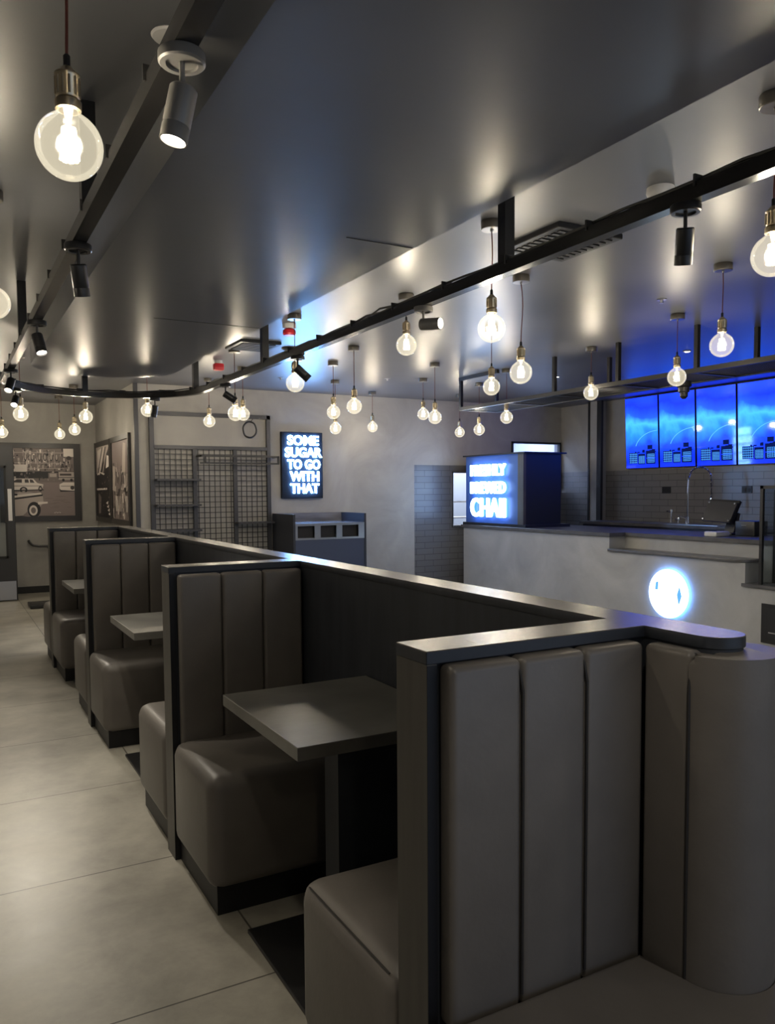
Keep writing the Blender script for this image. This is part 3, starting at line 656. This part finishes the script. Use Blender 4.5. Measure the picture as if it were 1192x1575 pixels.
# ------------------------------------------------------------------ photographs
def quad(bm, pts, mi): 
    f_ = bm.faces.new([bm.verts.new(p) for p in pts]); f_.material_index = mi
PMAT = [mat('print_%s' % n, c, rough=.5) for n, c in (('white', (.80, .72, .66)), ('pale', (.48, .41, .37)), ('mid', (.20, .16, .15)), ('dark', (.055, .043, .042)), ('black', (.012, .010, .011)), ('road', (.26, .205, .195)))]
def picture_taxi():
    t = thing('framed_photo', 'framed black and white street photograph with taxis on the far wall', 'picture', (1.36, YT - .03, 1.65))
    X0, X1, Z0, Z1 = .72, 1.85, 1.075, 2.245
    part('backing', 'frame_brown', t, box, X0, X1, YT - .02, YT - .002, Z0, Z1)
    bm = new(); F_ = .075
    for a in ((X0, X1, Z0, Z0 + F_), (X0, X1, Z1 - F_, Z1), (X0, X0 + F_, Z0 + F_, Z1 - F_), (X1 - F_ - .02, X1, Z0 + F_, Z1 - F_)): box(bm, a[0], a[1], YT - .04, YT - .018, a[2], a[3])
    fin('frame', bm, 'frame_brown', t)
    px0, px1, pz0, pz1 = X0 + F_, X1 - F_ - .02, Z0 + F_, Z1 - F_
    bm = new(); lay = [0]
    def P(pts, mi):
        lay[0] += 1; y = YT - .0215 - lay[0] * .00002
        quad(bm, [(px0 + u * (px1 - px0), y, pz0 + v * (pz1 - pz0)) for u, v in pts], mi)
    def Rr(u0, u1, v0, v1, mi): P([(u0, v0), (u1, v0), (u1, v1), (u0, v1)], mi)
    def El(u, v, a, b_, mi, n=20): P([(u + a * math.cos(2 * PI * k / n), v + b_ * math.sin(2 * PI * k / n)) for k in range(n)], mi)
    Rr(0, 1, 0, .52, 5); Rr(0, 1, .5, 1, 2)
    rg = random.Random(5)
    for k in range(150):     # facades: piers, windows and arches
        u, v = rg.uniform(0, .97), rg.uniform(.66, .97); Rr(u, u + rg.uniform(.01, .03), v, min(1, v + rg.uniform(.015, .06)), rg.choice([0, 1, 1, 3, 3, 4]))
    for u in (.30, .40, .5, .58, .67, .75):
        El(u, .86, .022, .05, 4); El(u, .87, .014, .04, 1)
        Rr(u - .035, u - .028, .7, .97, 1)
    Rr(.85, 1, .88, 1, 0); El(.93, .86, .04, .03, 3)
    El(.08, .93, .07, .07, 1); El(.08, .92, .045, .05, 3)
    for v in (.70, .78, .93): Rr(.14, .86, v, v + .008, 1)
    Rr(0, 1, .56, .66, 4); Rr(0, .32, .655, .76, 0); El(.11, .72, .035, .04, 2)
    for k in range(60):
        u = rg.uniform(0, .95); v = rg.uniform(.52, .64); Rr(u, u + rg.uniform(.006, .03), v, v + rg.uniform(.01, .04), rg.choice([1, 2, 3, 4, 2]))
    # bus and van at the back
    Rr(.62, .76, .53, .64, 2); Rr(.64, .74, .58, .63, 1); Rr(.77, 1, .54, .655, 1); Rr(.79, .96, .60, .63, 3); Rr(.77, 1, .565, .575, 3); El(.84, .535, .02, .02, 4); El(.96, .535, .02, .02, 4)
    # right car
    P([(.78, .41), (.80, .385), (1, .375), (1, .50), (.84, .50), (.78, .47)], 0); P([(.78, .41), (.80, .385), (1, .375), (1, .365), (.79, .36)], 4); El(.97, .42, .03, .03, 3); Rr(.80, 1, .44, .447, 3)
    # second taxi
    P([(.03, .38), (.53, .40), (.545, .47), (.46, .49), (.40, .555), (.14, .555), (.06, .50), (.0, .49), (0, .40)], 0)
    P([(.09, .50), (.17, .545), (.24, .545), (.24, .495)], 3); P([(.28, .495), (.28, .545), (.33, .545), (.34, .495)], 3); P([(.355, .495), (.35, .545), (.39, .54), (.42, .495)], 3)
    Rr(0, .53, .445, .452, 3); El(.26, .39, .055, .045, 4); El(.26, .39, .03, .028, 1); El(.50, .405, .03, .04, 4); El(.50, .405, .016, .022, 1); P([(.03, .37), (.55, .385), (.55, .395), (.03, .39)], 4)
    # front taxi
    P([(0, 0), (.24, .02), (.32, .09), (.47, .12), (.54, .20), (.53, .32), (.36, .355), (.20, .36), (.08, .33), (0, .33)], 1)
    P([(0, .235), (.53, .30), (.53, .325), (.02, .26), (0, .25)], 4); P([(0, .27), (.52, .325), (.50, .35), (.0, .30)], 0)
    P([(0, .30), (.17, .31), (.17, .335), (0, .35)], 4); El(.04, .37, .09, .03, 0)
    El(.40, .10, .095, .115, 4, 28); El(.39, .09, .06, .075, 0, 24); El(.39, .09, .035, .045, 2, 20); P([(.46, .175), (.60, .19), (.60, .215), (.46, .215)], 0)
    P([(0, 0), (.30, 0), (.22, .012), (0, .005)], 4); P([(.45, .01), (.47, 0), (1, 0), (1, .004)], 3)
    for k in range(5): El(.70 + .02 * k, .05 + .01 * (k % 2), .008, .006, 0, 8)
    for k in range(14):
        u, v = rg.uniform(.55, .95), rg.uniform(.02, .33); El(u, v, rg.uniform(.03, .08), .004, 2, 10)
    o = fin('print', bm, PMAT, t); return t
picture_taxi()
def picture_side(y0, y1, label, kind, seed):
    t = thing('framed_photo', label, 'picture', (XS - .02, (y0 + y1) / 2, 1.67)); Z0, Z1 = 1.07, 2.255
    X = XS - .002
    part('backing', 'frame_brown', t, box, X - .016, X, y0, y1, Z0, Z1)
    bm = new()
    for a in ((y0, y1, Z0, Z0 + .07), (y0, y1, Z1 - .07, Z1), (y0, y0 + .07, Z0 + .07, Z1 - .07), (y1 - .07, y1, Z0 + .07, Z1 - .07)): box(bm, X - .035, X - .014, a[0], a[1], a[2], a[3])
    fin('frame', bm, 'frame_brown', t)
    bm = new(); lay = [0]; rg = random.Random(seed)
    def P(pts, mi):
        lay[0] += 1; x = X - .0175 - lay[0] * .00002
        quad(bm, [(x, y1 - .07 - u * (y1 - y0 - .14), Z0 + .07 + v * (Z1 - Z0 - .14)) for u, v in pts], mi)
    P([(0, 0), (1, 0), (1, 1), (0, 1)], 4 if kind == 0 else 2)
    if kind == 0:
        P([(0, .62), (.2, .6), (.9, .95), (1, 1), (0, 1)], 1); P([(.1, .7), (.3, .72), (.5, .98), (.1, .95)], 0)
        for k in range(5): P([(.05 + .12 * k, .6), (.12 + .12 * k, .6), (.5 + .12 * k, .98), (.44 + .12 * k, .98)], [3, 0, 4, 1, 3][k])
        P([(.7, .68), (.9, .70), (.95, .84), (.78, .86)], 0)
        P([(.05, .595), (.3, .625), (.55, .59), (.6, .61), (.3, .64), (.05, .62)], 0)
        P([(0, .38), (.75, .385), (.75, .41), (0, .405)], 0); P([(.08, .04), (.25, .05), (.32, .28), (.12, .34)], 2)
        for k in range(4): P([(.65 + .05 * k, .2 - .05 * k), (.78 + .05 * k, .18 - .05 * k), (.82 + .04 * k, .23 - .05 * k)], 0)
        for k in range(25):
            u, v = rg.uniform(0, .9), rg.uniform(.02, .55); P([(u, v), (u + .06, v), (u + .05, v + .03)], rg.choice([3, 3, 2]))
    else:
        P([(0, .55), (1, .6), (1, 1), (0, 1)], 5)
        for k in range(120):
            u, v, h_ = rg.uniform(0, .93), rg.uniform(0, .62), rg.uniform(.05, .16); w_ = rg.uniform(.015, .045); s_ = rg.uniform(-.05, .05)
            P([(u, v), (u + w_, v), (u + w_ + s_, v + h_), (u + s_, v + h_)], rg.choice([3, 3, 4, 4, 1, 0, 2]))
        P([(.0, .38), (.14, .36), (.2, .68), (.05, .70)], 1)
        P([(.6, .6), (.8, .6), (.85, .95), (.7, .97)], 1)
        for k in range(12):
            u = rg.uniform(.1, .9); P([(u, .1), (u + .02, .1), (u + .01, .3), (u - .01, .3)], 0)
    fin('print', bm, PMAT, t)
picture_side(11.72, 13.0, 'farther of two framed street photographs on the side wall, with diagonal beams', 0, 3)
picture_side(10.42, 11.69, 'nearer of two framed street photographs on the side wall, with a crowd', 1, 8)

# ------------------------------------------------------------------ handrail and door at the far left
t = thing('wall_handrail', 'short dark bent handrail on the far wall under the taxi photograph', 'handrail', (1.4, YT - .05, .73))
part('rail_tube', 'grey_frame', t, tube, [(1.09, YT - .03, .79), (1.10, YT - .06, .76), (1.14, YT - .09, .72), (1.22, YT - .10, .705), (1.6, YT - .10, .70), (1.98, YT - .10, .70)], .018, 10)
for x in (1.35, 1.85): part('bracket', 'grey_frame', t, cyl, (x, YT, .67), (x, YT - .10, .69), .01, 8)
sbox('wall_stub', 'plaster', XL, -.06, 12.18, 12.30, 0, ZC)
d = struct('door_1', (lambda b_: (box(b_, -.02, .17, 12.20, 12.245, .01, 2.16), box(b_, .64 + .11, .855, 12.20, 12.245, .01, 2.16), box(b_, .17, .75, 12.20, 12.245, .01, .62), box(b_, .17, .75, 12.20, 12.245, 1.86, 2.16), b_)[-1])(new()), 'door')
fin('door_glass', (lambda b_: (box(b_, .17, .75, 12.218, 12.226, .62, 1.86), b_)[-1])(new()), 'window_glass', d)
fin('push_plate', (lambda b_: (box(b_, .775, .825, 12.192, 12.2005, 1.12, 1.56), b_)[-1])(new()), 'white', d)
fin('kick_plate', (lambda b_: (box(b_, 0, .845, 12.192, 12.2005, .02, .28), b_)[-1])(new()), 'steel', d)
fin('door_edge', (lambda b_: (box(b_, .855, .862, 12.198, 12.247, .01, 2.16), b_)[-1])(new()), 'black', d)
bm = new(); box(bm, -.08, -.02, 12.16, 12.31, 0, 2.22); struct('door_frame', bm, 'door')
bm = new(); box(bm, .15, .77, 12.192, 12.2005, 1.85, 1.88); box(bm, .15, .77, 12.192, 12.2005, .60, .63); box(bm, .15, .175, 12.192, 12.2005, .60, 1.88); box(bm, .735, .76, 12.192, 12.2005, .60, 1.88); fin('glass_bead', bm, 'black', d)

# ------------------------------------------------------------------ the counter
XC = 6.8
c = thing('service_counter', 'long pale concrete service counter with dark worktop', 'counter', (7.3, 6, 0))
bm = new()
box(bm, XC, 7.85, 6.9, 9.9, 0, .945); box(bm, XC, 7.85, 5.08, 6.9, 0, .775); box(bm, XC + .25, 7.85, 3.2, 6.9, .775, .945); box(bm, 7.05, 7.85, 3.2, 5.08, .57, .775); box(bm, XC, 7.85, -1.5, 5.08, 0, .545)
fin('counter_body', bm, 'counter_plaster', c)
part('worktop', 'stone', c, prism, [(XC - .03, 6.87), (XC - .03, 9.93), (7.9, 9.93), (7.9, 3.15), (7.02, 3.15), (7.02, 6.87)], .945, .99, .004, 1)
sh = [(XC - .03, 6.9)] + [(XC - .03 + .14 - .14 * math.cos(a * PI / 16), 5.20 - .14 * math.sin(a * PI / 16)) for a in range(9)] + [(7.05, 5.06), (7.05, 6.9)]
part('lower_shelf', 'stone', c, prism, sh, .775, .805, .003, 1)
part('low_worktop', 'stone', c, prism, [(XC - .03, -1.5), (XC - .03, 5.10), (7.05, 5.10), (7.05, -1.5)], .545, .578, .003, 1)
t = thing('undercounter_cabinet', 'black framed cabinet front low in the counter at the right edge', 'cabinet', (XC, 4.4, .2))
part('cabinet_frame', 'black_metal', t, box, XC - .014, XC - .001, 3.9, 4.885, .03, .405)
part('glass_panel', 'black', t, box, XC - .02, XC - .014, 3.95, 4.83, .07, .365)
part('ledge', 'steel', t, box, XC - .026, XC - .02, 3.97, 4.80, .13, .14)
# backlit logo
lg = thing('backlit_logo', 'round glowing white emblem on the counter front', 'sign', (XC - .03, 5.985, .38))
LC = Vector((XC - .045, 5.985, .378)); LR = .262
def disc(bm, r, x0, x1, ry=None, cy0=0, cz0=0, n=40, sc=(1, 1)):
    ring = lambda x: [bm.verts.new((x, LC.y + cy0 + r * sc[0] * math.cos(2 * PI * k / n), LC.z + cz0 + r * sc[1] * math.sin(2 * PI * k / n))) for k in range(n)]
    a, b_ = ring(x0), ring(x1); bm.faces.new(a); bm.faces.new(b_[::-1])
    for k in range(n): bm.faces.new([a[k], a[(k + 1) % n], b_[(k + 1) % n], b_[k]])
part('back_halo', emis('halo_blue', (.10, .32, 1), 9), lg, disc, LR - .004, XC - .034, XC - .024)
part('glowing_face', 'halo', lg, disc, LR, XC - .047, XC - .035)
def diamond(bm, pts, x0, x1):
    a = [bm.verts.new((x0, LC.y + u, LC.z + v)) for u, v in pts]; b_ = [bm.verts.new((x1, LC.y + u, LC.z + v)) for u, v in pts]
    bm.faces.new(a); bm.faces.new(b_[::-1]); n = len(pts)
    for k in range(n): bm.faces.new([a[k], a[(k + 1) % n], b_[(k + 1) % n], b_[k]])
part('emblem_slot', 'logo_dark', lg, diamond, [(.165, .11), (.13, .12), (.135, .03), (.17, .03)], XC - .051, XC - .046)
part('emblem_slot', 'logo_dark', lg, diamond, [(-.155, .09), (-.125, .0), (-.15, -.11), (-.185, -.01)], XC - .051, XC - .046)

# lit sign box on the counter end
sb = thing('sign_box', 'navy box on the counter end reading FRESHLY BREWED CHAII in lit letters', 'sign', (7.1, 9.2, .99))
part('box_face', 'box_blue', sb, box, XC + .01, XC + .05, 8.62, 9.85, 1.03, 1.99)
part('box_body', 'box_side', sb, box, XC + .05, 7.46, 8.50, 9.85, 1.03, 1.99)
part('corner_post', 'post_wood', sb, box, XC + .005, XC + .05, 8.50, 8.62, 1.03, 1.99)
part('base_board', 'box_side', sb, box, XC - .02, 7.56, 8.42, 9.89, .99, 1.03)
part('top_board', 'box_side', sb, box, XC - .02, 7.52, 8.45, 9.89, 1.99, 2.01)
for wd_, ya, yb, z, h_ in (('FRESHLY', 9.66, 8.84, 1.70, .165), ('BREWED', 9.66, 8.84, 1.45, .17), ('CHAII', 9.66, 8.84, 1.115, .275)):
    bm = new(); text_mesh(bm, wd_, h_, ya - yb, (XC - .03, ya, z), (0, -1, 0), (0, 0, 1), .02, .020)
    fin('lettering', bm, 'letter', sb)
    bm = new(); text_mesh(bm, wd_, h_ - .006, (ya - yb) - .006, (XC - .012, ya - .003, z + .003), (0, -1, 0), (0, 0, 1), .006, .020); fin('letter_glow', bm, emis('blue_glow_' + wd_.lower(), (.10, .30, 1), 7), sb)

# back counter with sink and tap
bc = thing('back_counter', 'dark sink counter along the tiled right wall', 'counter', (8.65, 6, 0))
part('carcass', 'bin_dark', bc, box, 8.38, 8.945, 2.5, 9.05, 0, .99)
part('worktop', 'stone', bc, box, 8.34, 8.945, 2.5, 9.08, .99, 1.03)
part('sink_rim', 'steel', bc, box, 8.42, 8.86, 6.7, 7.9, 1.028, 1.036)
tp = thing('spray_tap', 'tall arched spring spray tap over the sink', 'tap', (8.6, 7.31, 1.03))
part('base', 'chrome', tp, cyl, (8.6, 7.31, 1.036), (8.6, 7.31, 1.13), .028, 14)
arc = [(8.6, 7.31, 1.13), (8.6, 7.31, 1.45), (8.6, 7.30, 1.62)] + [(8.6, 7.125 + .18 * math.cos(a * PI / 12), 1.62 + .16 * math.sin(a * PI / 12)) for a in range(1, 12)] + [(8.6, 6.945, 1.55), (8.6, 6.94, 1.38)]
part('riser_pipe', 'chrome', tp, tube, arc[:3], .010, 8)
pts = []; AR = [Vector(a) for a in arc[2:]]; tot = 0
for a, b_ in zip(AR, AR[1:]):
    n = 10
    for k in range(n):
        p = a.lerp(b_, k / n); ph = tot; tot += 1.1; d_ = (b_ - a).normalized(); u = Vector((1, 0, 0)); v = d_.cross(u)
        pts.append(p + u * .011 * math.cos(ph) + v * .011 * math.sin(ph))
part('spring', 'chrome', tp, tube, pts, .0035, 5)
part('hose', 'cable', tp, tube, arc[2:], .007, 8)
part('spray_head', 'chrome', tp, cyl, (8.6, 6.94, 1.38), (8.6, 6.94, 1.27), .014, 12, r2=.022)
part('lever', 'chrome', tp, cyl, (8.6, 7.31, 1.10), (8.55, 7.43, 1.15), .009, 8)
for x, y, z, l in ((8.62, 7.60, 1.20, 'small chrome soap dispenser left of the spray tap'), (8.55, 7.42, 1.10, 'short chrome pillar tap beside the spray tap')):
    bm = new(); cyl(bm, (x, y, 1.036), (x, y, z), .012, 10); cyl(bm, (x, y, z - .01), (x - .08, y, z), .009, 8); lathe(bm, [(0, 0), (.024, 0), (.022, .03), (0, .034)], (x, y, z - .01), 12); tag(fin('pillar_tap', bm, 'chrome'), l, 'tap')

# point-of-sale, printer, card reader
t = thing('till_screen', 'tilted black till screen seen from behind on the counter', 'till', (7.6, 5.95, .99))
def slab(bm, c0, u, v, n, a, b_, d_):
    c0, u, v, n = Vector(c0), Vector(u).normalized(), Vector(v).normalized(), Vector(n).normalized()
    P_ = [c0 + u * sx * a + v * sy * b_ + n * sz * d_ for sz in (-1, 1) for sy in (-1, 1) for sx in (-1, 1)]
    _add(bm, P_, [(0, 2, 3, 1), (4, 5, 7, 6), (0, 1, 5, 4), (2, 6, 7, 3), (0, 4, 6, 2), (1, 3, 7, 5)])
tv = Vector((.42, -.14, 1)).normalized(); tu = Vector((.10, -1, -.05)).normalized(); tn = tu.cross(tv)
tc0 = Vector((7.60, 6.02, 1.24))
part('screen_back', 'grey_frame', t, slab, tc0, tu, tv, tn, .175, .12, .012)
part('screen_body', 'black_metal', t, slab, tc0 - tn * .03 + tv * .02 if tn.x < 0 else tc0 + tn * .03 + tv * .02, tu, tv, tn, .18, .13, .02)
for sx in (-1, 1):
    for sy in (-1, 1): part('corner_bolt', 'chrome', t, lathe, [(0, .014), (.012, .012), (.014, 0), (0, 0)], tc0 + tu * sx * .155 + tv * sy * .10 + (tn if tn.x < 0 else -tn) * .012, 10, 0, (tn if tn.x < 0 else -tn).to_track_quat('Z', 'Y').to_matrix())
part('stand', 'black_metal', t, slab, (7.70, 5.93, 1.11), (0, 1, 0), (.35, 0, 1), (1, 0, -.35), .06, .12, .02)
part('stand_foot', 'black_metal', t, box, 7.50, 7.85, 5.78, 6.10, .99, 1.01, .005)
t = thing('receipt_printer', 'black receipt printer box right of the till screen', 'printer', (7.62, 5.62, .99))
part('printer_body', 'black_metal', t, box, 7.50, 7.72, 5.50, 5.74, .99, 1.15, .01)
part('paper_slot', 'steel', t, box, 7.496, 7.50, 5.60, 5.66, 1.10, 1.106)
t = thing('card_reader', 'small white card reader lying before the till screen', 'card reader', (7.18, 5.8, .99))
part('reader_body', 'white', t, box, 7.10, 7.32, 5.66, 5.82, .99, 1.045, .015)
part('reader_screen', 'black', t, box, 7.14, 7.22, 5.69, 5.79, 1.044, 1.048)
for y, l in ((7.98, 'left dark socket plate on the brick tiles'), (6.68, 'right dark socket plate on the brick tiles behind the till')):
    t = thing('wall_socket', l, 'socket', (XR - .01, y, 1.5), 'socket plates on the tiled wall')
    part('plate', 'black_metal', t, box, XR - .012, XR - .0005, y - .075, y + .075, 1.44, 1.53, .003, 1)
    for s_ in (-.035, .035): part('outlet', 'black', t, box, XR - .014, XR - .011, y + s_ - .022, y + s_ + .022, 1.455, 1.50)

# glass display case at the right
t = thing('display_case', 'black framed glass display case on the low counter at the right edge', 'display case', (7.1, 4.5, .578))
bm = new()
for x in (6.80, 7.40):
    for y in (4.92, 3.7): box(bm, x, x + .03, y - .015, y + .015, .578, 1.525) if x < 7.04 else box(bm, 7.01, 7.035, y - .015, y + .015, .578, 1.525)
box(bm, 6.80, 7.035, 3.7, 4.935, 1.495, 1.525); fin('frame', bm, 'black_metal', t)
part('glass_panel', 'case_glass', t, box, 6.812, 6.818, 3.715, 4.905, .58, 1.495)
part('glass_panel', 'case_glass', t, box, 6.83, 7.01, 4.917, 4.923, .58, 1.495)
part('glass_shelf', 'case_glass', t, box, 6.83, 7.01, 3.72, 4.90, 1.05, 1.056)
part('light_strip', 'kitchen_pale', t, box, 6.83, 6.85, 3.8, 4.8, 1.485, 1.494)

# ------------------------------------------------------------------ menu screens
def screen_material():
    m = bpy.data.materials.new('menu_screen_picture'); m.use_nodes = True; nt = m.node_tree; nt.nodes.clear()
    N = nt.nodes.new; Lk = nt.links.new
    tc = N('ShaderNodeTexCoord'); sp_ = N('ShaderNodeSeparateXYZ'); Lk(tc.outputs['Object'], sp_.inputs[0])
    # object space: y runs across (0 = screen centre), z runs up (0..1.05)
    mr = N('ShaderNodeMapRange'); mr.inputs[1].default_value = 0; mr.inputs[2].default_value = 1.02; Lk(sp_.outputs['Z'], mr.inputs[0])
    no = N('ShaderNodeTexNoise'); no.inputs['Scale'].default_value = 2.4; no.inputs['Detail'].default_value = 4; no.inputs['Distortion'].default_value = .3; Lk(tc.outputs['Object'], no.inputs['Vector'])
    ad = N('ShaderNodeMath'); ad.operation = 'MULTIPLY_ADD'; ad.inputs[1].default_value = .55; Lk(no.outputs[0], ad.inputs[0]); 
    sb_ = N('ShaderNodeMath'); sb_.operation = 'SUBTRACT'; sb_.inputs[1].default_value = .275; Lk(mr.outputs[0], sb_.inputs[0]); Lk(sb_.outputs[0], ad.inputs[2])
    r = N('ShaderNodeValToRGB'); cr_ = r.color_ramp
    stops = [(0, (.002, .008, .40)), (.12, (.001, .006, .16)), (.30, (.002, .014, .32)), (.46, (.005, .06, .55)), (.56, (.014, .11, .65)), (.70, (.003, .022, .45)), (.86, (.0015, .008, .32)), (1, (.003, .014, .42))]
    while len(cr_.elements) < len(stops): cr_.elements.new(.5)
    for e_, (p_, c_) in zip(cr_.elements, stops): e_.position = p_; e_.color = (*c_, 1)
    Lk(ad.outputs[0], r.inputs[0])
    e = N('ShaderNodeBsdfPrincipled'); e.inputs['Base Color'].default_value = (.005, .005, .006, 1); e.inputs['Roughness'].default_value = .06
    e.inputs['Emission Strength'].default_value = SCREEN; Lk(r.outputs[0], e.inputs['Emission Color'])
    o = N('ShaderNodeOutputMaterial'); Lk(e.outputs[0], o.inputs[0]); return m
M['screen'] = screen_material()
M['screen_dark'] = emis('screen_dark_ui', (.004, .012, .10), .5)
M['screen_line'] = emis('screen_light_ui', (.08, .35, 1), 1.0)
tilt = math.atan2(.045, 1.02)
SCL = ['leftmost blue menu screen on the right wall', 'second blue menu screen from the left, behind the dome camera', 'third blue menu screen from the left', 'fourth blue menu screen, cut by the right edge', 'blue menu screen beyond the right edge, fifth along', 'blue menu screen beyond the right edge, sixth along']
for i in range(6):
    yc = 8.375 - i * .637; hw = .308
    t = thing('menu_screen', SCL[i], 'screen', (8.885, yc, 1.80), 'blue menu screens'); t.rotation_euler = (0, -tilt, 0)
    def lp(name, m, x0, x1, y0, y1, z0, z1, par=None):
        bm = new(); box(bm, x0, x1, y0, y1, z0, z1); bmesh.ops.recalc_face_normals(bm, faces=bm.faces); me = bpy.data.meshes.new(name); bm.to_mesh(me); bm.free(); me.materials.append(M[m]); o = bpy.data.objects.new(name, me); COL.objects.link(o); o.parent = par or t; return o
    lp('housing', 'black_metal', 0, .035, -hw, hw, 0, 1.03)
    sc_ = lp('display', 'screen', -.004, 0, -hw + .007, hw - .007, .008, 1.022)
    bm = new()
    n = 24; R_ = .42
    P_ = [(-.006, -(-.02) - .26 + 0 * k, 0) for k in range(1)]
    P_ = [(-.006, -.30 + R_ * math.cos(PI * (.5 + .42 * k / n)) * -1, .26 + .27 * math.sin(PI * (.5 + .42 * k / n))) for k in range(n + 1)]
    tube(bm, P_, .004, 5)
    me = bpy.data.meshes.new('light_arc'); bm.to_mesh(me); bm.free(); me.materials.append(M['screen_line']); o = bpy.data.objects.new('light_arc', me); COL.objects.link(o); o.parent = sc_
    bm = new(); rg = random.Random(11)
    for y0, y1, z0, z1 in ((.08, .24, .07, .23), (-.06, .07, .06, .21), (-.25, -.08, .15, .25), (-.25, -.08, .06, .14), (-.20, -.11, .27, .33)): box(bm, -.0055, -.004, y0, y1, z0, z1)
    for k in range(8): y0 = rg.uniform(-.27, .2); box(bm, -.0057, -.004, y0, y0 + rg.uniform(.02, .06), .225, .225 + rg.uniform(.01, .045))
    me = bpy.data.meshes.new('interface_panels'); bm.to_mesh(me); bm.free(); me.materials.append(M['screen_dark']); o = bpy.data.objects.new('interface_panels', me); COL.objects.link(o); o.parent = sc_
    for q in range(3):
        bm = new()
        if q == 0:
            for a in range(5): box(bm, -.007, -.0055, .085, .235, .085 + .03 * a, .0885 + .03 * a); box(bm, -.0072, -.0055, .095 + .03 * a, .098 + .03 * a, .075, .225)
        elif q == 1:
            for a in range(6): box(bm, -.007, -.0055, -.052, .052, .075 + .02 * a, .0775 + .02 * a); box(bm, -.0072, -.0055, -.052 + .02 * a, -.0495 + .02 * a, .075, .1775)
        else:
            for a in range(6): box(bm, -.007, -.0055, -.235, -.11, .08 + .024 * a, .083 + .024 * a); box(bm, -.0072, -.0055, -.235 + .0245 * a, -.2325 + .0245 * a, .08, .203)
        me = bpy.data.meshes.new('interface_grid'); bm.to_mesh(me); bm.free(); me.materials.append(M['screen_line']); o = bpy.data.objects.new('interface_grid', me); COL.objects.link(o); o.parent = sc_
bpy.context.view_layer.update()
